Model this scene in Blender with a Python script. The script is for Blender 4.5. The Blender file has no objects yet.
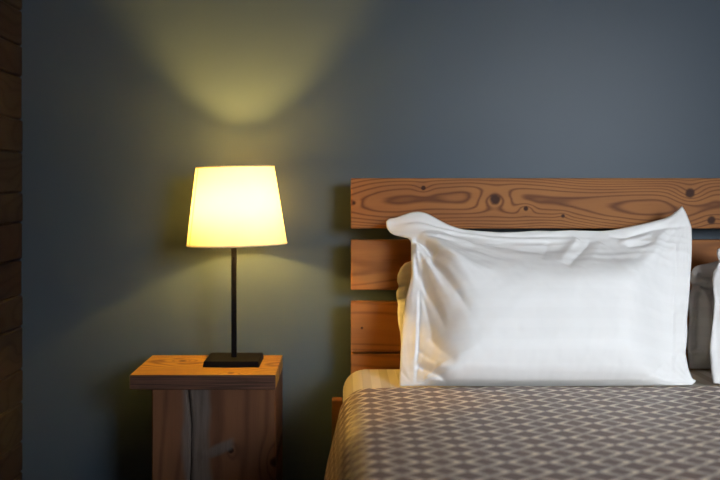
import bpy, bmesh, math, random
import numpy as np
from mathutils import Vector, noise as mnoise

R = math.radians
COL = bpy.context.scene.collection
SC = bpy.context.scene

# camera position and the survey used for measuring: eye height 1.01 m, 50 mm lens
EYE = 1.01
FPX, VX, VY = 1000.0, 343.0, 189.0


def at(px, py, y):
    """a measured direction carried out to depth y"""
    return ((px - VX) / FPX * y, y, EYE - (py - VY) / FPX * y)


# ------------------------------------------------------------------ node helper
class S:
    """a node socket (or number) with arithmetic"""
    def __init__(self, nt, s):
        self.nt, self.s = nt, s

    def _m(self, op, *others):
        n = self.nt.nodes.new('ShaderNodeMath')
        n.operation = op
        for i, o in enumerate((self,) + others):
            v = o.s if isinstance(o, S) else o
            if isinstance(v, (int, float)):
                n.inputs[i].default_value = v
            else:
                self.nt.links.new(v, n.inputs[i])
        return S(self.nt, n.outputs[0])

    def __add__(self, o): return self._m('ADD', o)
    __radd__ = __add__
    def __sub__(self, o): return self._m('SUBTRACT', o)
    def __rsub__(self, o): return S(self.nt, float(o))._m('SUBTRACT', self)
    def __mul__(self, o): return self._m('MULTIPLY', o)
    __rmul__ = __mul__
    def __truediv__(self, o): return self._m('DIVIDE', o)
    def abs(self): return self._m('ABSOLUTE')
    def sin(self): return self._m('SINE')
    def exp(self): return self._m('EXPONENT')
    def frac(self): return self._m('FRACT')
    def floor(self): return self._m('FLOOR')
    def pow(self, p): return self._m('POWER', p)
    def max(self, o): return self._m('MAXIMUM', o)
    def min(self, o): return self._m('MINIMUM', o)

    def step(self, lo, hi, a=0.0, b=1.0):
        n = self.nt.nodes.new('ShaderNodeMapRange')
        n.interpolation_type = 'SMOOTHSTEP'
        self.nt.links.new(self.s, n.inputs[0])
        for i, v in enumerate((lo, hi, a, b)):
            n.inputs[i + 1].default_value = v
        return S(self.nt, n.outputs[0])


class Mat:
    def __init__(self, name):
        self.m = bpy.data.materials.new(name)
        self.m.use_nodes = True
        self.nt = self.m.node_tree
        self.b = self.nt.nodes['Principled BSDF']
        self.out = self.nt.nodes['Material Output']

    def coords(self, kind='Object'):
        t = self.nt.nodes.new('ShaderNodeTexCoord')
        sep = self.nt.nodes.new('ShaderNodeSeparateXYZ')
        self.nt.links.new(t.outputs[kind], sep.inputs[0])
        return [S(self.nt, sep.outputs[i]) for i in range(3)]

    def vec(self, *c):
        n = self.nt.nodes.new('ShaderNodeCombineXYZ')
        for i, v in enumerate(c):
            if isinstance(v, S):
                self.nt.links.new(v.s, n.inputs[i])
            else:
                n.inputs[i].default_value = v
        return n.outputs[0]

    def noise(self, v, scale=1.0, detail=2.0, rough=0.5):
        n = self.nt.nodes.new('ShaderNodeTexNoise')
        self.nt.links.new(v, n.inputs['Vector'])
        n.inputs['Scale'].default_value = scale
        n.inputs['Detail'].default_value = detail
        n.inputs['Roughness'].default_value = rough
        return S(self.nt, n.outputs[0])

    def mix(self, f, a, b):
        n = self.nt.nodes.new('ShaderNodeMix')
        n.data_type = 'RGBA'
        self.nt.links.new(f.s, n.inputs[0])
        for i, c in ((6, a), (7, b)):
            if isinstance(c, tuple):
                n.inputs[i].default_value = (*c, 1)
            else:
                self.nt.links.new(c, n.inputs[i])
        return n.outputs[2]

    def set(self, **kw):
        names = dict(color='Base Color', rough='Roughness', spec='Specular IOR Level', sheen='Sheen Weight',
                     sheen_rough='Sheen Roughness', metal='Metallic', coat='Coat Weight')
        for k, v in kw.items():
            i = self.b.inputs[names[k]]
            if isinstance(v, S):
                self.nt.links.new(v.s, i)
            elif isinstance(v, tuple):
                i.default_value = (*v, 1)
            elif isinstance(v, (int, float)):
                i.default_value = v
            else:
                self.nt.links.new(v, i)
        return self

    def bump(self, h, dist, strength=1.0):
        n = self.nt.nodes.new('ShaderNodeBump')
        n.inputs['Distance'].default_value = dist
        n.inputs['Strength'].default_value = strength
        self.nt.links.new(h.s, n.inputs['Height'])
        self.nt.links.new(n.outputs[0], self.b.inputs['Normal'])
        return self


# ------------------------------------------------------------------ materials
def plain(name, color, rough=0.5, **kw):
    return Mat(name).set(color=color, rough=rough, **kw).m


def wood(name, along, across, half, centre, light, mid, dark, seed=0.0, rings=2.3, knots=(), rough=0.5, curv=1.6, slow=2.0, line=0.75,
         patch=None, spec=0.14, boards=0.0):
    """plank cut along a log: rings are the level lines of a valley that runs down the board, bent round its knots"""
    M = Mat(name)
    c = M.coords()
    L, A = c[along], c[across]
    O = c[({0, 1, 2} - {along, across}).pop()]
    seam = None
    if boards:              # a floor or ceiling of several boards, each cut from its own log
        k = (A / boards).floor()
        fr = (A / boards).frac()
        seam = (fr - 0.5).abs().step(0.488, 0.497)
        L = L + k * 7.31
        A = (fr - 0.5) * boards + (k * 2.37).sin() * (boards * 0.35)
    drift = M.noise(M.vec(L * 1.3 + seed, seed, O * 0.7), 1.0, 1.0) - 0.5
    t = (A - centre) / half + drift * 0.9
    swell = M.noise(M.vec(L * slow + seed * 3.1, t * 0.35, seed + O * 1.5), 1.0, 1.0)
    fine = M.noise(M.vec(L * 6.0, A * 30.0, O * 20.0 + seed), 1.0, 2.0)
    f = t * t * curv + swell * 6.0 + fine * 0.22
    for kx, ka, kr, kamp in knots:
        d2 = ((L - kx) / (kr * 3.4)).pow(2.0) + ((A - ka) / (kr * 2.2)).pow(2.0)
        f = f + (d2 * -1.0).exp() * kamp
    ring = (f * (rings * 6.2832)).sin() * 0.5 + 0.5
    ring = ring.pow(4.5)
    fibre = M.noise(M.vec(L * 9.0, A * 420.0, O * 420.0), 1.0, 3.0, 0.6)
    tone = M.noise(M.vec(L * 1.6 + seed * 7, A * 9.0, O * 9.0), 1.0, 2.0)
    base = M.mix(tone.step(0.35, 0.68), light, mid)
    col = M.mix((ring * line + fibre.step(0.5, 0.78) * 0.25).min(1.0), base, dark)
    for kx, ka, kr, kamp in knots:
        w = M.noise(M.vec(L * 60, A * 60, O * 60), 1.0, 2.0) - 0.5
        d = ((L - kx) / kr).pow(2.0) + ((A - ka) / kr).pow(2.0) + w * 0.9
        knot_col = tuple(x * 0.45 for x in dark)
        col = M.mix(d.step(1.35, 0.35), col, knot_col)
    if seam:
        col = M.mix(seam, col, tuple(x * 0.4 for x in dark))
    if patch:
        col = patch(M, c, col)
    M.set(color=col, rough=rough, spec=spec)
    M.bump(ring * 0.5 + fibre * 0.5, 0.0009, 0.5)
    return M.m


# ------------------------------------------------------------------ mesh helpers
def link(o, parent=None):
    COL.objects.link(o)
    if parent:
        o.parent = parent
    return o


def tag(o, label=None, cat=None, group=None, kind=None):
    for k, v in (('label', label), ('category', cat), ('group', group), ('kind', kind)):
        if v:
            o[k] = v
    return o


def empty(name, loc, label, cat, group=None):
    o = bpy.data.objects.new(name, None)
    o.empty_display_size = 0.1
    o.location = loc
    link(o)
    return tag(o, label, cat, group)


def obj(name, bm, mat, parent=None, smooth=False, bevel=0.0, loc=None):
    me = bpy.data.meshes.new(name)
    bmesh.ops.recalc_face_normals(bm, faces=bm.faces)
    bm.to_mesh(me)
    bm.free()
    me.materials.append(mat)
    o = bpy.data.objects.new(name, me)
    link(o, parent)
    if loc:
        o.location = loc
    if bevel:
        b = o.modifiers.new('Bevel', 'BEVEL')
        b.width, b.segments, b.limit_method = bevel, 3, 'ANGLE'
    if smooth or bevel:
        me.shade_smooth()
        if bevel and not smooth:
            w = o.modifiers.new('Weighted', 'WEIGHTED_NORMAL')
            w.keep_sharp = True
    return o


def add_box(bm, x0, x1, y0, y1, z0, z1):
    v = [bm.verts.new(p) for p in ((x0, y0, z0), (x1, y0, z0), (x1, y1, z0), (x0, y1, z0), (x0, y0, z1), (x1, y0, z1), (x1, y1, z1), (x0, y1, z1))]
    for f in ((0, 3, 2, 1), (4, 5, 6, 7), (0, 1, 5, 4), (1, 2, 6, 5), (2, 3, 7, 6), (3, 0, 4, 7)):
        bm.faces.new([v[i] for i in f])


def box(*a):
    bm = bmesh.new()
    add_box(bm, *a)
    return bm


def lathe(prof, seg=64, close=False):
    """revolve (r, z) pairs about z"""
    bm = bmesh.new()
    rings = []
    for r, z in prof:
        if r < 1e-6:
            rings.append([bm.verts.new((0, 0, z))])
        else:
            rings.append([bm.verts.new((r * math.cos(2 * math.pi * i / seg), r * math.sin(2 * math.pi * i / seg), z)) for i in range(seg)])
    pairs = list(zip(rings, rings[1:])) + ([(rings[-1], rings[0])] if close else [])
    for a, b in pairs:
        for i in range(seg):
            j = (i + 1) % seg
            if len(a) == 1 and len(b) == 1:
                continue
            if len(a) == 1:
                bm.faces.new((a[0], b[i], b[j]))
            elif len(b) == 1:
                bm.faces.new((a[i], a[j], b[0]))
            else:
                bm.faces.new((a[i], a[j], b[j], b[i]))
    return bm


# ================================================================== THE SETTING
WALL_Y = 3.16
XL, XR, YF, ZC = -1.014, 3.3, -1.25, 2.55

Mw = Mat('slate_paint')
c = Mw.coords()
soft = Mw.noise(Mw.vec(*c), 1.6, 3.0)
peel = Mw.noise(Mw.vec(*c), 170.0, 3.0)
Mw.set(color=Mw.mix(soft.step(0.3, 0.7), (0.050, 0.073, 0.099), (0.055, 0.080, 0.109)), rough=0.40, spec=0.20)
Mw.bump(peel, 0.0002, 0.4)
paint = Mw.m

dark_boards = wood('dark_wall_boards', 1, 2, 0.06, 0.0, (0.026, 0.022, 0.021), (0.022, 0.016, 0.016), (0.009, 0.007, 0.007), seed=4.2, rings=1.4, slow=3.0, curv=0.02, rough=0.6)
ceil_mat = wood('ceiling_boards', 0, 1, 0.08, 0.0, (0.44, 0.43, 0.43), (0.39, 0.38, 0.38), (0.25, 0.24, 0.24), seed=9.0, curv=0.8, slow=.5, line=.4, boards=.14, rough=0.6)
floor_mat = wood('floor_boards', 1, 0, 0.08, 0.0, (0.24, 0.17, 0.125), (0.2, 0.14, 0.105), (0.1, 0.07, 0.05), seed=2.0, curv=0.8, slow=.5, line=.5, boards=.14, rough=0.5)


def struct(name, bm, mat, **kw):
    return tag(obj(name, bm, mat, **kw), kind='structure')


struct('wall_back', box(XL - .1, XR + .1, WALL_Y, WALL_Y + .1, 0, ZC), paint)
struct('wall_right', box(XR, XR + .1, YF, WALL_Y, 0, ZC), paint)
# boarded side wall: horizontal boards with a shadow groove between them
bm = bmesh.new()
z = 0.0
rnd = random.Random(5)
add_box(bm, XL - .1, XL - .012, YF, WALL_Y, 0, ZC)
hts = [0.118, 0.094, 0.126, 0.104, 0.135, 0.098, 0.112]
i = 0
while z < ZC - 0.03:
    h = min(hts[i % 7], ZC - z)
    d = rnd.uniform(-0.002, 0.002)
    # board with chamfered long edges
    pts = [(-.012, z + .001), (d - .006, z + .001), (d, z + .006), (d, z + h - .006), (d - .006, z + h - .001), (-.012, z + h - .001)]
    a = [bm.verts.new((XL + p[0], YF, p[1])) for p in pts]
    b = [bm.verts.new((XL + p[0], WALL_Y, p[1])) for p in pts]
    for k in range(6):
        bm.faces.new((a[k], a[(k + 1) % 6], b[(k + 1) % 6], b[k]))
    bm.faces.new(a)
    bm.faces.new(b[::-1])
    z += h
    i += 1
struct('wall_left', bm, dark_boards)
struct('floor', box(XL - .1, XR + .1, YF - .1, WALL_Y + .1, -.1, 0), floor_mat)
struct('ceiling', box(XL - .1, XR + .1, YF - .1, WALL_Y + .1, ZC, ZC + .1), ceil_mat)
# wall behind the viewer with the window that lights the bed
WX0, WX1, WZ0, WZ1 = 1.15, 2.45, 0.95, 2.15
bm = bmesh.new()
add_box(bm, XL - .1, WX0, YF - .1, YF, 0, ZC)
add_box(bm, WX1, XR + .1, YF - .1, YF, 0, ZC)
add_box(bm, WX0, WX1, YF - .1, YF, 0, WZ0)
add_box(bm, WX0, WX1, YF - .1, YF, WZ1, ZC)
struct('wall_front', bm, paint)
white_paint = plain('white_window_paint', (0.6, 0.6, 0.58), 0.4)
bm = bmesh.new()
for x0, x1, z0, z1 in ((WX0, WX0 + .05, WZ0, WZ1), (WX1 - .05, WX1, WZ0, WZ1), (WX0 + .05, WX1 - .05, WZ0, WZ0 + .05), (WX0 + .05, WX1 - .05, WZ1 - .05, WZ1)):
    add_box(bm, x0, x1, YF - .09, YF - .03, z0, z1)
win = struct('window_1', bm, white_paint)
Mg = Mat('window_glass')
Mg.set(color=(1, 1, 1), rough=0.0)
Mg.b.inputs['Transmission Weight'].default_value = 1.0
obj('pane', box(WX0 + .05, WX1 - .05, YF - .075, YF - .069, WZ0 + .05, WZ1 - .05), Mg.m, win)

# ================================================================== BED FRAME
HY = 3.0            # front of the headboard boards
HX0, HX1 = 0.024, 1.905
BX0, BX1 = 0.0, 1.93
bed = empty('bed_frame', (0.965, HY, 0), 'double bed frame with a headboard of wide brown pine boards against the dark wall', 'bed')
bx, by = 0.965, HY


def kn(*ks):
    """knots given as measured directions on the headboard"""
    r = []
    for px, py, rad, amp in ks:
        p = at(px, py, HY)
        r.append((p[0] - bx, p[2], rad, amp))
    return r


plank_y = [(178.2, 228.6), (240.0, 290.0), (302.2, 351.8), (354.0, 404.0)]
PL, PM, PD = (0.37, 0.150, 0.040), (0.28, 0.108, 0.031), (0.105, 0.031, 0.010)
knot_sets = [kn((423.5, 188, .0075, .5), (495, 199.5, .017, 1.5), (526, 208.5, .0075, .9), (563, 216, .006, .35), (690, 193, .015, 1.5), (711.5, 220, .013, .5), (353.5, 203, .005, .4)),
             kn((640, 262, .012, 1.0)), kn((362, 328, .004, .3), (705, 330, .01, .8)), kn((500, 380, .01, .6))]
for i, (a, b) in enumerate(plank_y):
    z1, z0 = at(0, a, HY)[2], at(0, b, HY)[2]
    mt = wood('headboard_pine_%d' % i, 0, 2, (z1 - z0) / 2, (z0 + z1) / 2, PL, PM, PD, seed=1.7 + 5.3 * i,
              rings=2.0 if i == 0 else 1.6, knots=knot_sets[i], rough=0.5, curv=2.4 if i == 0 else 1.2, slow=1.9 if i == 0 else 0.7, line=0.8 if i == 0 else 0.5)
    obj('headboard_plank', box(HX0 - bx, HX1 - bx, 0, .045, z0, z1), mt, bed, bevel=.0025)
dark_pine = wood('frame_pine', 2, 0, 0.05, 0.0, (0.25, 0.10, 0.04), (0.2, 0.08, 0.033), (0.07, 0.026, 0.013), seed=3.3, rough=0.55)
rail_pine = wood('rail_pine', 1, 2, 0.05, 0.3, (0.25, 0.10, 0.04), (0.2, 0.08, 0.033), (0.07, 0.026, 0.013), seed=6.3, rough=0.55)
for x in (0.28, 0.965, 1.65):
    obj('headboard_post', box(x - .045 - bx, x + .045 - bx, .045, .09, 0, 1.02), dark_pine, bed, bevel=.002)
FY = 0.97           # foot end of the mattress
for x0, x1, y0, y1 in ((-.033, -.0015, 2.93, 2.985), (1.9315, 1.963, 2.93, 2.985), (.03, .09, .99, 1.05), (1.84, 1.9, .99, 1.05)):
    obj('leg', box(x0 - bx, x1 - bx, y0 - by, y1 - by, 0, .389 if y0 > 2 else .2), dark_pine, bed, bevel=.003)
for x0, x1 in ((.025, .055), (1.875, 1.905)):
    obj('side_rail', box(x0 - bx, x1 - bx, 1.0 - by, 2.985 - by, .12, .22), rail_pine, bed, bevel=.002)
obj('foot_rail', box(.055 - bx, 1.875 - bx, 1.0 - by, 1.03 - by, .12, .22), rail_pine, bed, bevel=.002)
obj('slat_base', box(.03 - bx, 1.9 - bx, 1.0 - by, 2.985 - by, .22, .245), dark_pine, bed)

# ================================================================== MATTRESS WITH FITTED SHEET
TOP = 0.482
Ms = Mat('satin_stripe_sheet')
c = Ms.coords()
st = ((c[0] / 0.05).frac() - 0.5).abs().step(0.22, 0.28)
weave = Ms.noise(Ms.vec(*c), 900.0, 2.0)
Ms.set(color=Ms.mix(st, (0.84, 0.79, 0.69), (0.62, 0.57, 0.46)), rough=st * 0.3 + 0.45, sheen=0.1)
wr = Ms.noise(Ms.vec(c[0] * 8, c[1] * 3, c[2] * 4), 1.0, 3.0)
Ms.bump(wr + weave * 0.02, 0.006, 0.35)


def rounded_slab(x0, x1, y0, y1, z0, z1, r, n=8):
    """slab with a round section along its long sides, finer than a bevelled box"""
    bm = bmesh.new()
    add_box(bm, x0, x1, y0, y1, z0, z1)
    bmesh.ops.bevel(bm, geom=[e for e in bm.edges if min(v.co.z for v in e.verts) > z1 - 1e-4 or abs(e.verts[0].co.z - e.verts[1].co.z) > .05],
                    offset=r, segments=n, affect='EDGES', profile=0.5)
    return bm


mx, my = 0.965, 1.98
mat_o = empty('mattress', (mx, my, .247), 'deep mattress in a pale satin-striped sheet under the patterned bedspread', 'mattress')
obj('fitted_sheet', rounded_slab(BX0 - mx, BX1 - mx, FY - my, 2.985 - my, 0.02, TOP - .247, .062), Ms.m, mat_o, smooth=True)
obj('mattress_base', box(.02 - mx, 1.91 - mx, FY + .02 - my, 2.965 - my, 0.0, 0.0195), plain('ticking', (.5, .48, .44), .8), mat_o, bevel=.004)

# ================================================================== BEDSPREAD
Mb = Mat('lattice_jacquard')
u, v, _ = Mb.coords('UV')
wv = Mb.noise(Mb.vec(u, v, 0.0), 5.0, 2.0) - 0.5
# chains of pointed lozenges: two mirrored zigzag threads that meet, part and meet again
uu = u + wv * 0.010
vv = v + (Mb.noise(Mb.vec(u, v, 3.0), 4.0, 2.0) - 0.5) * 0.010
xx = (((uu / 0.080).frac() - 0.5) * 0.080).abs()
tri = ((vv / 0.060).frac() - 0.5).abs() * 2.0
lw = Mb.noise(Mb.vec(u * 60, v * 40, 0.0), 1.0, 2.0) * 0.0022
line_d = (xx - tri * 0.0335).abs()
lines = (line_d - lw).step(0.0082, 0.0042)
# the pale thread floats on top at the points of the lozenges and sinks under where two threads cross
float_ = tri.step(0.1, 0.8, 0.42, 1.0)
ribs = ((v * 6.2832 / 0.0026).sin() * 0.5 + 0.5) * ((u * 6.2832 / 0.0021).sin() * 0.5 + 0.5)
fill = Mb.mix(ribs, (0.140, 0.076, 0.058), (0.21, 0.121, 0.094))
colr = Mb.mix(lines * float_, fill, (0.95, 0.83, 0.66))
Mb.set(color=colr, rough=(lines * -0.1 + 0.52), sheen=0.12, sheen_rough=0.45, spec=0.3)
Mb.bump(lines * 1.0 + ribs * 0.15, 0.0018, 0.7)

SR = 0.078          # radius of the rolled edge
HEAD = 2.612


def spread_mesh():
    top = TOP + .011
    x0, x1 = BX0 - .010, BX1 + .010
    arc = SR * math.pi / 2
    hang = .27

    def prof(t):
        """arc length out from the start of the rolled edge -> (outward, drop)"""
        if t <= 0:
            return t, 0.0
        if t < arc:
            a = t / SR
            return SR * math.sin(a), SR * (1 - math.cos(a))
        k = t - arc
        return SR + k * .17, SR + k * .985

    us = list(np.arange(-(arc + hang), 0, .012)) + list(np.linspace(0, x1 - x0 - 2 * SR, 130)) + list(np.arange(.012, arc + hang, .012) + (x1 - x0 - 2 * SR))
    wx = x1 - x0 - 2 * SR
    y_end = FY - .012 + SR
    vs = list(np.linspace(0, HEAD - y_end, 170)) + list(np.arange(.012, arc + hang, .012) + (HEAD - y_end))
    bm = bmesh.new()
    uvl = bm.loops.layers.uv.new('cloth')
    grid, uvs = [], {}
    for vv_ in vs:
        row = []
        oy, dy = prof(vv_ - (HEAD - y_end))
        y = y_end - oy
        for uu_ in us:
            if uu_ < 0:
                ox, dx = prof(-uu_)
                x = x0 + SR - ox
            elif uu_ > wx:
                ox, dx = prof(uu_ - wx)
                x = x0 + SR + wx + ox
            else:
                ox, dx = -1, 0.0
                x = x0 + SR + uu_
            drop = max(dx, dy) + .25 * min(dx, dy)
            z = top - drop
            n1 = mnoise.noise(Vector((x * 2.3, y * 2.1, 1.7))) * .006 + mnoise.noise(Vector((x * 7, y * 5, 4.7))) * .0022
            n1 = max(n1, -.003)
            flat = max(0.0, 1 - drop / .1)
            z += n1 * flat
            if drop > SR * .6:
                k = min(1, (drop - SR * .6) / .15)
                wav = math.sin(y * 11 + 1.2 * math.sin(y * 4)) * .5 + .5
                x += (-1 if uu_ < 0 else 1 if uu_ > wx else 0) * k * wav * .014
            vert = bm.verts.new((x - mx, y - my, z))
            uvs[vert] = (uu_, -vv_)
            row.append(vert)
        grid.append(row)
    for a, b in zip(grid, grid[1:]):
        for i in range(len(us) - 1):
            f = bm.faces.new((a[i], a[i + 1], b[i + 1], b[i]))
            for l in f.loops:
                l[uvl].uv = uvs[l.vert]
    return bm


sp = obj('bedspread', spread_mesh(), Mb.m, smooth=True)
sp.location = (mx, my, 0)
so = sp.modifiers.new('Solidify', 'SOLIDIFY')
so.thickness, so.offset = .006, -1
tag(sp, 'mauve-brown woven bedspread with a pale diamond lattice over the mattress', 'bedspread')

# ================================================================== PILLOWS
def resample(pts, n, smooth=2):
    p = np.array(pts, float)
    d = np.r_[0, np.cumsum(np.hypot(*np.diff(p, axis=0).T))]
    t = np.linspace(0, d[-1], n)
    o = np.c_[np.interp(t, d, p[:, 0]), np.interp(t, d, p[:, 1])]
    for _ in range(smooth):
        o[1:-1] = (o[:-2] + 2 * o[1:-1] + o[2:]) / 4
    return o


def coons(top, bottom, left, right, nu, nv):
    T, B, L, Rr = resample(top, nu), resample(bottom, nu), resample(left, nv), resample(right, nv)
    u = np.linspace(0, 1, nu)[None, :, None]
    v = np.linspace(0, 1, nv)[:, None, None]
    return ((1 - v) * T[None] + v * B[None] + (1 - u) * L[:, None] + u * Rr[:, None]
            - ((1 - u) * (1 - v) * T[0] + u * (1 - v) * T[-1] + (1 - u) * v * B[0] + u * v * B[-1]))


def dist_poly(P, poly, closed=True):
    q = np.array(poly, float)
    a = q if closed else q[:-1]
    b = np.roll(q, -1, 0) if closed else q[1:]
    best = np.full(P.shape[:-1], 1e9)
    par = np.zeros(P.shape[:-1])
    side = np.zeros(P.shape[:-1])
    tot = np.r_[0, np.cumsum(np.hypot(*(b - a).T))]
    for i in range(len(a)):
        e = b[i] - a[i]
        w = P - a[i]
        t = np.clip((w @ e) / (e @ e), 0, 1)
        r = w - t[..., None] * e
        d = np.hypot(r[..., 0], r[..., 1])
        m = d < best
        best = np.where(m, d, best)
        par = np.where(m, (tot[i] + t * np.hypot(*e)) / tot[-1], par)
        side = np.where(m, np.sign(e[0] * w[..., 1] - e[1] * w[..., 0]), side)
    return best, par, side


def inside(P, poly):
    x, y = P[..., 0], P[..., 1]
    c = np.zeros(x.shape, bool)
    n = len(poly)
    for i in range(n):
        (x1, y1), (x2, y2) = poly[i], poly[(i + 1) % n]
        if y1 == y2:
            continue
        c ^= ((y1 > y) != (y2 > y)) & (x < (x2 - x1) * (y - y1) / (y2 - y1) + x1)
    return c


def fnoise(P, sx, sy, seed):
    out = np.empty(P.shape[:-1])
    for i in range(P.shape[0]):
        for j in range(P.shape[1]):
            out[i, j] = mnoise.noise(Vector((P[i, j, 0] * sx, P[i, j, 1] * sy, seed)))
    return out


def make_pillow(name, top, bottom, left, right, seam, plane, Tf, Tb, mat, folds=(), steps=(), bumps=(), roll=62.0, nu=230, nv=150, seed=0.0, rough=1.0, left_tight=0.0, x_tight=500.0, fans=(), slack=0.0):
    """outline, seam and creases are measured as directions and laid out on the pillow's own leaning plane;
    plane = (y_bottom, z_bottom, y_top, z_top). Front and back panels bulge away from that plane."""
    yb, zb, yt, zt = plane
    sl = (yt - yb) / (zt - zb)
    P = coons(top, bottom, left, right, nu, nv)

    def to_plane(Q):
        dz = -(Q[..., 1] - VY) / FPX
        # y = yb + sl*(EYE + dz*y - zb)
        y = (yb + sl * (EYE - zb)) / (1 - sl * dz)
        return np.stack([(Q[..., 0] - VX) / FPX * y, y, EYE + dz * y], -1)

    base = to_plane(P)
    nrm = np.array([0, -1.0, sl])
    nrm /= np.linalg.norm(nrm)
    d, _, _ = dist_poly(P, seam)
    ins = inside(P, seam)
    rl = roll * (1 - left_tight * np.clip((x_tight - P[..., 0]) / 60.0, 0, 1))
    s = np.where(ins, np.clip(d / rl, 0, 1), 0)
    body = s * s * (3 - 2 * s)
    far = np.where(ins, np.clip(d / 85.0, 0, 1), 0)
    body = body * .62 + .38 * np.sin(far * math.pi / 2)
    for _ in range(45):                    # relax the stuffing so no ridge is left along the middle lines
        q = np.pad(body, 1, mode='edge')
        q = (q[:-2] + 2 * q[1:-1] + q[2:]) / 4
        body = (q[:, :-2] + 2 * q[:, 1:-1] + q[:, 2:]) / 4
    # distance from the open edge, so the border stays thin there
    edge_poly = [tuple(x) for x in np.concatenate([resample(top, 80), resample(right, 60)[1:], resample(bottom, 80)[::-1][1:], resample(left, 60)[::-1][1:-1]])]
    de, _, _ = dist_poly(P, edge_poly)
    edge = np.clip(de / 5.0, 0, 1)
    edge = np.sqrt(1 - (1 - edge) ** 2)
    e2 = np.clip(de / 14.0, 0, 1)
    body = body * np.sqrt(1 - (1 - e2) ** 2)
    h = body * Tf + edge * .0045
    # soft irregularity of the filling and fine crumple in the cotton
    if rough:
        h = h + edge * rough * (fnoise(P, .02, .03, seed) * .006 + fnoise(P, .055, .06, seed + 5) * .0028 + fnoise(P, .13, .12, seed + 9) * .0011)
    for (cx, cy), a, reach, freq in fans:   # fine creases fanning out of a corner
        dx, dy = P[..., 0] - cx, P[..., 1] - cy
        rad = np.hypot(dx, dy)
        n = fnoise(np.stack([np.arctan2(dy, dx) * freq, rad], -1), 1.0, .012, seed + cx)
        n2 = fnoise(np.stack([np.arctan2(dy, dx) * freq * 2.3, rad], -1), 1.0, .02, seed + cy)
        h = h + edge * a * ((.5 - np.abs(n) * 1.6) + .5 * (.5 - np.abs(n2) * 1.6)) * np.exp(-(rad / reach) ** 2) * np.clip(rad / 18, 0, 1) * np.clip((dy * (1 if cy < 320 else -1) + 6) / 10, 0, 1)
    for line, a0, a1, w0, w1 in folds:
        dd, t, sd = dist_poly(P, line, False)
        w = (w0 + (w1 - w0) * t) * (.7 if a0 < 0 else .85)
        a = a0 + (a1 - a0) * t
        endf = np.clip(np.minimum(t, 1 - t) * 6, 0, 1) ** .5
        h = h + edge * a * endf * (np.exp(-(dd / w) ** 2) if a0 > 0 else .5 * np.exp(-(dd / w) ** 2) + .5 * np.exp(-1.3 * dd / w))
    for line, a0, a1, w0, w1 in steps:      # one side of the line stands proud of the other (side = below/right of travel)
        dd, t, sd = dist_poly(P, line, False)
        w = w0 + (w1 - w0) * t
        a = a0 + (a1 - a0) * t
        endf = np.clip(np.minimum(t, 1 - t) * 4, 0, 1)
        h = h + edge * a * endf * np.where(sd > 0, -1, 1) * (dd / w) * np.exp(.5 - .5 * (dd / w) ** 2)
    if slack:                               # long slack creases lying along under the top edge
        band = np.exp(-((P[..., 1] - 252) / 16.0) ** 2)
        h = h + edge * slack * band * (.5 - 1.7 * np.abs(fnoise(P, .012, .11, seed + 31)))
    for (cx, cy), a, rx, ry in bumps:
        h = h + a * np.exp(-((P[..., 0] - cx) / rx) ** 2 - ((P[..., 1] - cy) / ry) ** 2)
    shift = sum((a * np.exp(-((P[..., 0] - cx) / rx) ** 2 - ((P[..., 1] - cy) / ry) ** 2) for (cx, cy), a, rx, ry in bumps), np.zeros(h.shape))
    F = base + h[..., None] * nrm
    hb = np.minimum(-body * Tb - edge * .0045 + shift, h - .002 * edge)
    Bk = base + hb[..., None] * nrm
    rim = base + shift[..., None] * nrm
    for A in (F, Bk):
        A[0], A[-1], A[:, 0], A[:, -1] = rim[0], rim[-1], rim[:, 0], rim[:, -1]
        # the filling flattens where it rests on the bed
        k = np.clip((HEAD + .030 - A[..., 1]) / .022, 0, 1)
        rest = TOP + .002 + .019 * k * k * (3 - 2 * k)
        A[..., 2] = rest + .007 * np.logaddexp(0, (A[..., 2] - rest) / .007)
    org = np.array([base[..., 0].mean(), yb, zb])
    bm = bmesh.new()
    uvl = bm.loops.layers.uv.new('cloth')
    fv = [[bm.verts.new(F[i, j] - org) for j in range(nu)] for i in range(nv)]
    bv = [[fv[i][j] if i in (0, nv - 1) or j in (0, nu - 1) else bm.verts.new(Bk[i, j] - org) for j in range(nu)] for i in range(nv)]
    for i in range(nv - 1):
        for j in range(nu - 1):
            for g, rev in ((fv, False), (bv, True)):
                q = [g[i][j], g[i + 1][j], g[i + 1][j + 1], g[i][j + 1]]
                ij = [(i, j), (i + 1, j), (i + 1, j + 1), (i, j + 1)]
                if len(set(q)) < 4:
                    continue
                if rev:
                    q.reverse()
                    ij.reverse()
                try:
                    f = bm.faces.new(q)
                except ValueError:
                    continue
                for l, (a, b) in zip(f.loops, ij):
                    l[uvl].uv = (base[a, b, 0], math.hypot(base[a, b, 1] - yb, base[a, b, 2] - zb))
    me = bpy.data.meshes.new(name)
    bm.to_mesh(me)
    bm.free()
    me.materials.append(mat)
    me.shade_smooth()
    o = bpy.data.objects.new(name, me)
    link(o)
    o.location = org
    return o


def cotton(name, color, band=0.985, scale=0.055):
    M = Mat(name)
    u, v, _ = M.coords('UV')
    st = ((v / scale).frac() - 0.5).abs().step(0.2, 0.24)
    weave = M.noise(M.vec(u * 1400, v * 1400, 0.0), 1.0, 1.0)
    crump = M.noise(M.vec(u, v, 1.0), 38.0, 3.0)
    M.set(color=M.mix(st, color, tuple(x * band for x in color)), rough=st * 0.08 + 0.65, spec=0.15, sheen=0.05)
    M.bump(crump + weave * 0.05, 0.0008, 0.5)
    return M.m


white = cotton('white_satin_stripe_cotton', (0.87, 0.865, 0.86))
white2 = cotton('soft_white_cotton', (0.82, 0.81, 0.79), 0.95)

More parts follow.
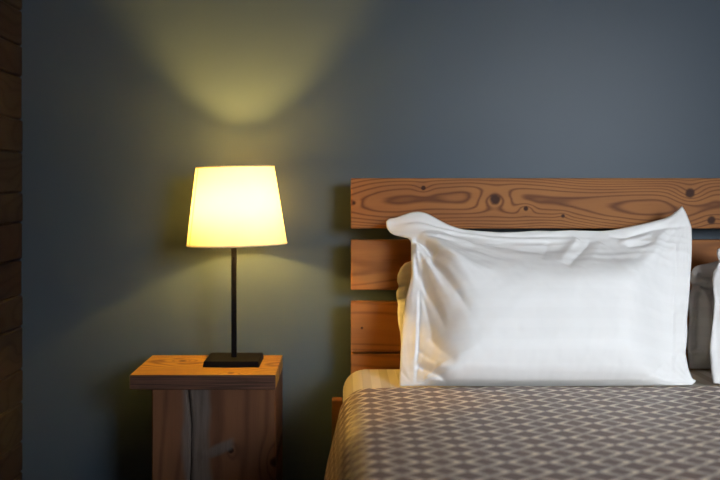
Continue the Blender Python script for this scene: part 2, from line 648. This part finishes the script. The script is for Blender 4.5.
p_top = [(386.5, 217), (389, 214.5), (397, 214.3), (405, 213), (413, 211.6), (420, 211.6), (426, 213), (433, 216.5), (440, 220.5), (448, 224.5), (456, 227.5), (465, 229.5), (480, 231), (500, 232.3), (520, 231.8),
         (536, 230.5), (552, 231), (570, 230), (585, 230.5), (600, 231), (612, 230), (625, 227.5), (640, 224.5), (652, 221.5), (664, 218.5), (671, 215.5), (677, 211), (681.5, 206.5)]
p_right = [(681.5, 206.5), (685, 213), (689, 221), (691.5, 227), (692, 240), (691.5, 260), (690, 285), (688.5, 305), (687, 320), (687.5, 332), (686.5, 345), (685.5, 353), (687, 361), (689, 370), (692, 378), (697, 380), (692, 386)]
p_bottom = [(400, 387.5), (420, 388), (440, 388.5), (500, 388.5), (560, 388), (620, 387.5), (660, 387), (692, 386)]
p_left = [(386.5, 217), (387, 222), (391, 229), (395, 232.5), (402, 235.3), (409, 238), (411, 242), (411, 260), (411.5, 275), (409, 285), (406, 295), (404, 310), (402, 330), (401, 350), (400, 370), (399, 380), (400, 387.5)]
p_seam = [(414, 231), (428, 229), (444, 231), (470, 236), (510, 238), (560, 237), (610, 236.5), (640, 232), (668, 226), (674, 232), (674.5, 260), (673, 300), (671, 340), (672, 400), (600, 412), (500, 414), (430, 408), (416, 396), (418.5, 345), (419.5, 300), (416, 262)]
folds = [
    # the flap of the border lying over along the top, and the bright fold under it
    ([(388, 219), (402, 220.5), (420, 222), (440, 228), (462, 233), (490, 237), (530, 238), (570, 237.5)], -.006, -.004, 2.6, 2.2),
    ([(402, 224), (425, 226), (445, 231.5), (470, 236), (500, 240), (560, 241), (600, 241)], .006, .003, 3.2, 2.6),
    # deep folds fanning down out of the left ear
    ([(413, 241), (424, 247), (430, 257), (432, 268), (439, 280), (447, 293), (457, 310), (466, 328)], -0.0225, -0.0045, 4.0, 7.0),
    ([(420, 238), (435, 248), (446, 262), (456, 280), (470, 305)], 0.0150, 0.0030, 7.0, 14.0),
    ([(415, 256), (418, 272), (423, 288), (431, 305), (438, 322), (444, 340)], -0.0150, -0.0045, 3.4, 6.0),
    ([(416, 244), (417.5, 262), (420, 276)], 0.0120, 0.0045, 2.4, 3.0),
    ([(424, 262), (430, 280), (440, 302), (450, 324)], 0.0120, 0.0030, 4.5, 7.0),
    ([(421, 292), (426, 312), (430, 332), (432, 350)], -0.0105, -0.0030, 4.0, 5.0),
    ([(419.5, 290), (419, 320), (418, 350), (416, 384)], -0.0090, -0.0075, 2.0, 2.0),
    ([(417, 296), (416.5, 330), (414, 360)], 0.0045, 0.0045, 2.0, 2.4),
    # gathers at the lower left corner
    ([(417, 366), (428, 374), (440, 383), (450, 390)], -0.0180, -0.0090, 3.4, 3.0),
    ([(422, 362), (434, 370), (448, 380), (460, 386)], 0.0105, 0.0045, 4.0, 6.0),
    ([(418, 350), (428, 362), (437, 372)], -0.0090, -0.0045, 2.6, 3.0),
    ([(424, 380), (436, 387)], 0.0090, 0.0060, 4.0, 4.0),
    ([(428, 340), (438, 356), (452, 372)], -0.0060, -0.0030, 4.0, 6.0),
    # slack bands under the top edge
    ([(470, 247), (500, 251), (535, 258), (556, 264)], -.005, -.004, 5.0, 5.0),
    ([(455, 243), (490, 256), (530, 268)], .004, .002, 6.0, 8.0),
    ([(577, 240), (569, 250), (561, 262), (555, 273)], .010, .006, 5.0, 6.0),
    ([(590, 243), (580, 256), (570, 268), (562, 280)], -.008, -.004, 4.5, 5.0),
    ([(600, 246), (588, 262), (576, 280)], .005, .002, 6.0, 8.0),
    ([(548, 243), (544, 256), (538, 268)], -.006, -.003, 6.0, 7.0),
    # right-hand corner
    ([(608, 238), (626, 240), (640, 234), (658, 229), (674, 227.5), (688, 226)], -.008, -.007, 3.0, 3.0),
    ([(618, 246), (634, 242), (650, 236)], .008, .005, 4.0, 4.0),
    ([(624, 252), (640, 250), (654, 244)], -.008, -.006, 4.0, 5.0),
    ([(672, 232), (664, 246), (656, 266), (652, 290)], -.006, -.002, 4.0, 6.0),
    ([(664, 234), (652, 254), (645, 275)], .006, .002, 6.0, 8.0),
    ([(640, 256), (632, 268), (628, 284)], -.004, -.002, 6.0, 8.0),
    ([(674.5, 232), (675, 260), (673.5, 300), (672, 345), (671.5, 378)], -.004, -.004, 2.4, 2.4),
    ([(682, 300), (676, 312), (668, 318)], -.003, -.002, 3.0, 4.0),
    ([(684, 345), (676, 352), (668, 362)], -.004, -.002, 3.0, 4.0),
    ([(640, 384), (652, 376), (662, 366)], -.004, -.002, 3.0, 4.0),
]
steps = []
bumps = [((388, 222), -.034, 16, 13), ((399, 330), -.030, 13, 70), ((684, 212), .006, 10, 12), ((694, 381), -.004, 5, 5)]
front_plane = (2.638, TOP + .0035, 2.868, 0.905)
pil = make_pillow('pillow', p_top, p_bottom, p_left, p_right, p_seam, front_plane, .115, .045, white, folds, steps, bumps, seed=2.0, left_tight=.38, slack=.006,
                  fans=[((412, 236), .010, 75.0, 5.0), ((686, 214), .006, 60.0, 5.0), ((412, 386), .007, 40.0, 4.0), ((690, 384), .004, 34.0, 4.0)])
tag(pil, 'large white pillow nearest the lamp, propped in front of a crumpled one, ears upright', 'pillow', 'pillows propped at the head of the bed')

# pillow standing behind it, only its crumpled side shows
back_plane = (2.905, TOP + .004, 2.935, 0.80)
bl = make_pillow('pillow',
                 [(405, 263), (430, 255), (500, 250), (580, 250), (640, 252), (672, 262)],
                 [(403, 370), (440, 371), (540, 371), (620, 371), (672, 370)],
                 [(405, 263), (400.5, 268), (397.5, 275), (397, 281), (399, 287), (396, 292), (396.5, 298), (398, 303), (397.5, 312), (398, 322), (400, 332), (401, 345), (402, 358), (403, 370)],
                 [(672, 262), (675, 290), (674, 340), (672, 370)],
                 [(408, 268), (500, 258), (640, 262), (666, 270), (666, 362), (540, 366), (410, 364), (406, 330), (404, 300)],
                 back_plane, .042, .034, white2,
                 [([(399, 287), (405, 284), (411, 288), (425, 292)], -.020, -.008, 2.6, 3.2),
                  ([(396.5, 298), (403, 300), (412, 303)], -.018, -.008, 2.6, 3.2),
                  ([(398, 280), (405, 275), (412, 272)], .008, .004, 3.0, 3.0),
                  ([(398, 314), (404, 318), (412, 330)], -.009, -.004, 2.4, 3.0),
                  ([(402, 268), (405, 280), (404, 295)], .007, .006, 2.5, 2.5)],
                 nu=90, nv=110, roll=14, seed=7.0, rough=2.2, fans=[((404, 300), .012, 40.0, 4.0)])
tag(bl, 'crumpled pale pillow peeking out behind the big white pillow on the lamp side', 'pillow', 'pillows propped at the head of the bed')

# the far half of the bed
fr = make_pillow('pillow',
                 [(716, 251), (721, 247.5), (732, 248), (748, 254), (772, 261), (820, 264), (880, 263), (940, 260), (985, 250), (1004, 238)],
                 [(713, 384), (760, 388), (850, 388), (940, 388), (1003, 386)],
                 [(716, 251), (715.5, 255), (717, 259), (719, 262), (717, 266), (713.5, 271), (712, 279), (713, 289), (714.5, 300), (713.5, 315), (711.5, 330), (709.5, 345), (710, 360), (711.5, 374), (713, 384)],
                 [(1004, 238), (1012, 255), (1012, 320), (1008, 360), (1003, 386)],
                 [(722, 263), (750, 262), (820, 270), (900, 270), (990, 260), (995, 300), (992, 386), (850, 390), (760, 390), (724, 385), (722, 340), (724, 300)],
                 front_plane, .10, .045, white,
                 [([(704, 270), (711, 282), (717, 297), (722, 312)], -.010, -.004, 2.4, 3.5),
                  ([(710, 266), (718, 278), (724, 296)], .009, .004, 3.5, 5.0),
                  ([(716, 262), (724, 272), (731, 290)], -.009, -.004, 2.6, 4.0),
                  ([(717, 300), (716, 330), (717, 370)], -.005, -.005, 2.0, 2.0)],
                 bumps=[((717, 254), .010, 8, 8)], fans=[((718, 262), .004, 60.0, 5.0)], nu=150, nv=130, seed=12.0)
tag(fr, 'white pillow cut off by the right edge of the photo, foremost of its pair', 'pillow', 'pillows propped at the head of the bed')
br = make_pillow('pillow',
                 [(691, 273), (693, 267.5), (698, 265), (706, 264), (730, 258), (780, 254), (860, 254), (940, 262)],
                 [(689, 371), (740, 371), (860, 371), (940, 370)],
                 [(691, 273), (690.5, 280), (692, 286), (690, 294), (688, 305), (689.5, 318), (688, 332), (687, 345), (688.5, 358), (689, 371)],
                 [(940, 262), (945, 300), (943, 345), (940, 370)],
                 [(696, 272), (730, 266), (860, 262), (932, 270), (934, 362), (800, 366), (697, 364), (696, 330), (698, 300)],
                 back_plane, .042, .034, white2,
                 [([(690, 287), (697, 285), (706, 289), (716, 296)], -.024, -.012, 2.8, 3.4),
                  ([(690, 277), (698, 273), (708, 275)], .010, .006, 3.0, 3.0),
                  ([(704, 290), (704, 310), (705, 335), (704, 362)], .018, .014, 4.5, 5.0),
                  ([(696, 292), (696, 320), (695, 350)], -.020, -.018, 3.2, 3.2),
                  ([(694, 272), (702, 278), (712, 283)], -.016, -.010, 2.6, 3.0),
                  ([(698, 282), (708, 280), (716, 288)], .014, .010, 3.0, 3.4),
                  ([(689, 352), (696, 348), (704, 350)], -.008, -.004, 2.2, 3.0)],
                 nu=100, nv=110, roll=14, seed=17.0, rough=2.2, fans=[((694, 268), .014, 60.0, 4.0)])
tag(br, 'shaded crumpled pillow standing in the gap between the two propped white pillows', 'pillow', 'pillows propped at the head of the bed')

# ================================================================== NIGHTSTAND
NX0, NX1, NY0, NY1, NZ = -.586, -.185, 2.742, 3.072, .5
nx, ny = (NX0 + NX1) / 2, (NY0 + NY1) / 2
ns = empty('nightstand', (nx, ny, 0), 'rough wooden nightstand with an overhanging slab top under the lamp', 'nightstand')


def layered_shaded_edge(M, c, col):
    """the slab's front edge: a layered look, with its shade put into the colour"""
    lay = M.noise(M.vec(c[0] * 5, 0.0, c[2] * 220), 1.0, 2.0)
    return M.mix(c[1].step(NY0 - ny + .0035, NY0 - ny + .002), col, M.mix(lay.step(.35, .65), (0.055, 0.030, 0.022), (0.125, 0.062, 0.042)))  # dark layer tones also carry the weak daylight on this face


top_mat = wood('nightstand_top_pine', 0, 1, .16, .02, (0.62, 0.36, 0.055), (0.52, 0.25, 0.045), (0.19, 0.058, 0.010), seed=8.4, rings=2.2, slow=3.4, curv=2.2, line=0.85, rough=0.45, patch=layered_shaded_edge,
               knots=[(.075, -.135, .010, .8), (-.09, .06, .012, 1.4)])
obj('tabletop', box(NX0 - nx, NX1 - nx, NY0 - ny, NY1 - ny, NZ - .041, NZ), top_mat, ns, bevel=.003)

BXL, BXR = -.526 - nx, NX1 - .0005 - nx
BF = NY0 + .006 - ny
CR = at(190, 420, 2.748)[0] - nx        # the long drying crack


def crack_x(z):
    return CR + .004 * math.sin((z - .2) * 9) - max(0, z - .36) * .09


def trunk_patch(M, c, col):
    """the weathered grey waney band with its crack, a grey branch stub and the knot at the corner"""
    X, Y, Z = c
    wob = M.noise(M.vec(X * 3, Y, Z * 7), 1.0, 3.0) - 0.5
    mid = (X - (CR + .018)) + wob * .04
    grain = M.noise(M.vec(X * 160, Y * 160, Z * 9), 1.0, 3.0)
    grey = M.mix(grain, (0.060, 0.050, 0.045), (0.155, 0.130, 0.115))
    band = mid.abs().step(.046, .028)
    # branch stub reaching out to the side
    bz = Z - .262 - (X - CR) * .42
    stub = (bz.abs() + wob * .02).step(.022, .010) * (X - CR).step(0.0, .01) * (X - CR - .115 + wob * .03).step(.012, -.006)
    both = band.max(stub * .9)
    return M.mix(both * .88, col, grey)


body_mat = wood('nightstand_trunk', 2, 0, .17, .03, (0.150, 0.066, 0.031), (0.118, 0.052, 0.027), (0.050, 0.021, 0.012), seed=21.0, rings=1.6, slow=.55, curv=.9, line=.5, rough=0.55,
                knots=[(.259, at(277, 0, 2.748)[0] - nx - .006, .015, .9), (.292, CR + .112, .009, .6)], patch=trunk_patch)
bm = bmesh.new()
zs = list(np.linspace(0, NZ - .0415, 90))
rows = []
for z in zs:
    row = []
    cx = crack_x(z)
    w = .0016 + .0016 * (0.5 + 0.5 * math.sin(z * 13 + 1)) * (1 if z < .44 else .6)
    xs = sorted(set([BXL, BXR, cx, cx - w, cx + w, cx - w * .5, cx + w * .5] + list(np.linspace(BXL, cx - .008, 26)) + list(np.linspace(cx + .008, BXR, 60))))
    for x in xs:
        y = BF + mnoise.noise(Vector((x * 14, z * 4, 2))) * .0012
        g = math.exp(-((x - cx - .012) / .022) ** 2)
        y += g * (.0035 + mnoise.noise(Vector((x * 70, z * 12, 5))) * .0028)
        ax = x - cx
        if 0 < ax < .12:
            bz = (z - .262 - ax * .42) / .015
            y -= math.exp(-bz * bz) * .005 * min(1, ax / .03) * min(1, (.12 - ax) / .02)
        if abs(ax) < w * .75:
            y += .016
        elif abs(ax) < w * 1.05:
            y += .004
        if x in (BXL, BXR):
            y = BF + .004
        row.append(bm.verts.new((x, max(y, BF - .005), z)))
    rows.append(row)
for a, b in zip(rows, rows[1:]):
    for i in range(len(a) - 1):
        bm.faces.new((a[i], a[i + 1], b[i + 1], b[i]))
BB = NY1 - .003 - ny
back = [[bm.verts.new((x, BB, z)) for x in (BXL, BXR)] for z in (zs[0], zs[-1])]
bm.faces.new((back[0][0], back[1][0], back[1][1], back[0][1]))
bm.faces.new([r[0] for r in rows] + [back[1][0], back[0][0]])
bm.faces.new([r[-1] for r in rows][::-1] + [back[0][1], back[1][1]])
bm.faces.new(rows[-1] + [back[1][1], back[1][0]])
bm.faces.new(rows[0][::-1] + [back[0][0], back[0][1]])
obj('trunk_body', bm, body_mat, ns)

# ================================================================== LAMP
LX, LY = at(234, 0, 2.935)[0], 2.935
lamp = empty('table_lamp', (LX, LY, NZ + .0003), 'lit table lamp with a cream tapered shade and thin black stem on the nightstand', 'lamp')
black = plain('black_lamp_metal', (0.0025, 0.0025, 0.004), 0.6, spec=0.05)
bm = bmesh.new()
hw = .081
add_box(bm, -hw, hw, -hw, hw, 0, .017)
for v in bm.verts:
    if v.co.z > .01:
        v.co.x *= .965
        v.co.y *= .965
obj('base', bm, black, lamp, bevel=.002)
obj('stem', box(-.0075, .0075, -.0075, .0075, .017, .338), black, lamp, bevel=.0012)
obj('socket', lathe([(0, .338), (.017, .338), (.019, .343), (.019, .368), (.016, .373), (0, .373)], 32), plain('white_socket', (.7, .68, .62), .4), lamp, smooth=True)

Me = Mat('warm_bulb')
Me.nt.nodes.remove(Me.b)
em = Me.nt.nodes.new('ShaderNodeEmission')
em.inputs[0].default_value = (1.0, 0.58, 0.118, 1)
em.inputs[1].default_value = 2450.0
Me.nt.links.new(em.outputs[0], Me.out.inputs[0])
# a lamp of the dome kind: opaque housing below, glowing dome above
obj('bulb_housing', lathe([(0, .3735), (.012, .3735), (.014, .379), (.022, .391), (.0295, .405), (.0295, .4085), (0, .4085)], 32), plain('bulb_housing', (.75, .74, .7), .4), lamp, smooth=True)
prof = [(0, .409), (.0285, .409)] + [(.0285 * math.cos(R(a)), .410 + .018 * math.sin(R(a))) for a in np.linspace(4, 84, 12)] + [(0, .428)]
obj('bulb', lathe(prof, 32), Me.m, lamp, smooth=True)

ZB, ZT, RB, RT = .848 - NZ, 1.0735 - NZ, .1465, .1145
Mf = Mat('linen_shade')
c = Mf.coords()
wv = Mf.noise(Mf.vec(c[0] * 500, c[1] * 500, c[2] * 500), 1.0, 2.0)
Mf.nt.nodes.remove(Mf.b)
tr = Mf.nt.nodes.new('ShaderNodeBsdfTranslucent')
df = Mf.nt.nodes.new('ShaderNodeBsdfDiffuse')
ms = Mf.nt.nodes.new('ShaderNodeMixShader')
ct = Mf.mix(wv, (0.84, 0.75, 0.47), (0.90, 0.81, 0.53))
Mf.nt.links.new(ct, tr.inputs[0])
df.inputs[0].default_value = (.82, .78, .68, 1)
ms.inputs[0].default_value = 0.17
Mf.nt.links.new(df.outputs[0], ms.inputs[1])
Mf.nt.links.new(tr.outputs[0], ms.inputs[2])
Mf.nt.links.new(ms.outputs[0], Mf.out.inputs[0])


def denser(name, fac, col):
    M = Mat(name)
    M.nt.nodes.remove(M.b)
    t = M.nt.nodes.new('ShaderNodeBsdfTranslucent')
    d = M.nt.nodes.new('ShaderNodeBsdfDiffuse')
    x = M.nt.nodes.new('ShaderNodeMixShader')
    t.inputs[0].default_value = (*col, 1)
    d.inputs[0].default_value = (*col, 1)
    x.inputs[0].default_value = fac
    M.nt.links.new(d.outputs[0], x.inputs[1])
    M.nt.links.new(t.outputs[0], x.inputs[2])
    M.nt.links.new(x.outputs[0], M.out.inputs[0])
    return M.m


zc = (ZB + ZT) / 2
bm = lathe([(RB + (RT - RB) * k / 12, ZB - zc + (ZT - ZB) * k / 12) for k in range(13)], 128)
shade = obj('shade', bm, Mf.m, lamp, smooth=True, loc=(.006, 0, zc))
shade.rotation_euler = (0, R(-1.35), 0)
hem = denser('shade_hem', .13, (.85, .74, .5))
for nm, r, zz in (('upper_rim', RT, ZT - zc), ('lower_rim', RB, ZB - zc)):
    rr = .0016
    obj(nm, lathe([(r + rr * math.cos(a), zz + 1.4 * rr * math.sin(a)) for a in np.linspace(0, 2 * math.pi, 9)[:-1]], 128, close=True), denser('shade_edge', .16, (.88, .82, .66)), shade, smooth=True)
# overlap seam of the shade cloth, down the front-left
bm = bmesh.new()
a0 = R(-90 - 61)
cols = []
for k in range(13):
    r = RB + (RT - RB) * k / 12 + .0009
    z = ZB - zc + (ZT - ZB) * k / 12
    cols.append([bm.verts.new((r * math.cos(a0 + q), r * math.sin(a0 + q), z)) for q in (-.022, -.007, .007, .022)])
for a, b in zip(cols, cols[1:]):
    for i in range(3):
        bm.faces.new((a[i], a[i + 1], b[i + 1], b[i]))
obj('seam', bm, denser('shade_seam', .07, (.66, .55, .30)), shade, smooth=True)
# wire carrier that holds the shade on the socket
bm = bmesh.new()
for k in range(3):
    a = R(30 + 120 * k)
    p0, p1 = Vector((.018 * math.cos(a), .018 * math.sin(a), .366)), Vector((.1425 * math.cos(a), .1425 * math.sin(a), .368))
    m = bmesh.ops.create_cone(bm, segments=8, radius1=.0016, radius2=.0016, depth=(p1 - p0).length)
    q = (p1 - p0).to_track_quat('Z', 'Y').to_matrix().to_4x4()
    q.translation = (p0 + p1) / 2
    bmesh.ops.transform(bm, matrix=q, verts=m['verts'])
obj('shade_carrier', bm, black, lamp, smooth=True)

# ================================================================== LIGHT
w = bpy.data.worlds.new('World')
SC.world = w
w.use_nodes = True
w.node_tree.nodes['Background'].inputs[0].default_value = (.55, .7, 1, 1)
w.node_tree.nodes['Background'].inputs[1].default_value = 0.3

la = bpy.data.lights.new('window_daylight', 'AREA')
la.shape, la.size, la.size_y = 'RECTANGLE', WX1 - WX0 - .1, WZ1 - WZ0 - .1
la.energy = 5.5
la.color = (.88, .95, 1.0)
la.spread = R(30)
lo = bpy.data.objects.new('window_daylight', la)
link(lo)
lo.location = ((WX0 + WX1) / 2, YF - .02, (WZ0 + WZ1) / 2)
tgt = Vector((.50, 2.6, .50))
lo.rotation_euler = (tgt - Vector(lo.location)).to_track_quat('-Z', 'Y').to_euler()

ls = la.copy()          # the sky seen through the same window, from every direction
ls.name = 'window_skylight'
ls.energy, ls.spread, ls.color = 48.0, R(150), (.90, .94, 1.0)
lo2 = bpy.data.objects.new('window_skylight', ls)
link(lo2)
lo2.location = ((WX0 + WX1) / 2, YF - .01, (WZ0 + WZ1) / 2)
lo2.rotation_euler = (R(90), 0, 0)

# ================================================================== CAMERA
cam = bpy.data.cameras.new('Camera')
co = bpy.data.objects.new('Camera', cam)
link(co)
co.location = (0, 0, EYE)
co.rotation_euler = (R(90), 0, 0)
cam.sensor_width, cam.lens = 36, 50
cam.shift_x = (360 - VX) / 720
cam.shift_y = -(240 - VY) / 720
cam.clip_start = .05
cam.dof.use_dof = True
cam.dof.focus_distance = 2.72
cam.dof.aperture_fstop = 2.0
SC.camera = co

vs = SC.view_settings
vs.view_transform, vs.look, vs.exposure, vs.gamma = 'Standard', 'None', 0.0, 1.0
vs.use_curve_mapping = False
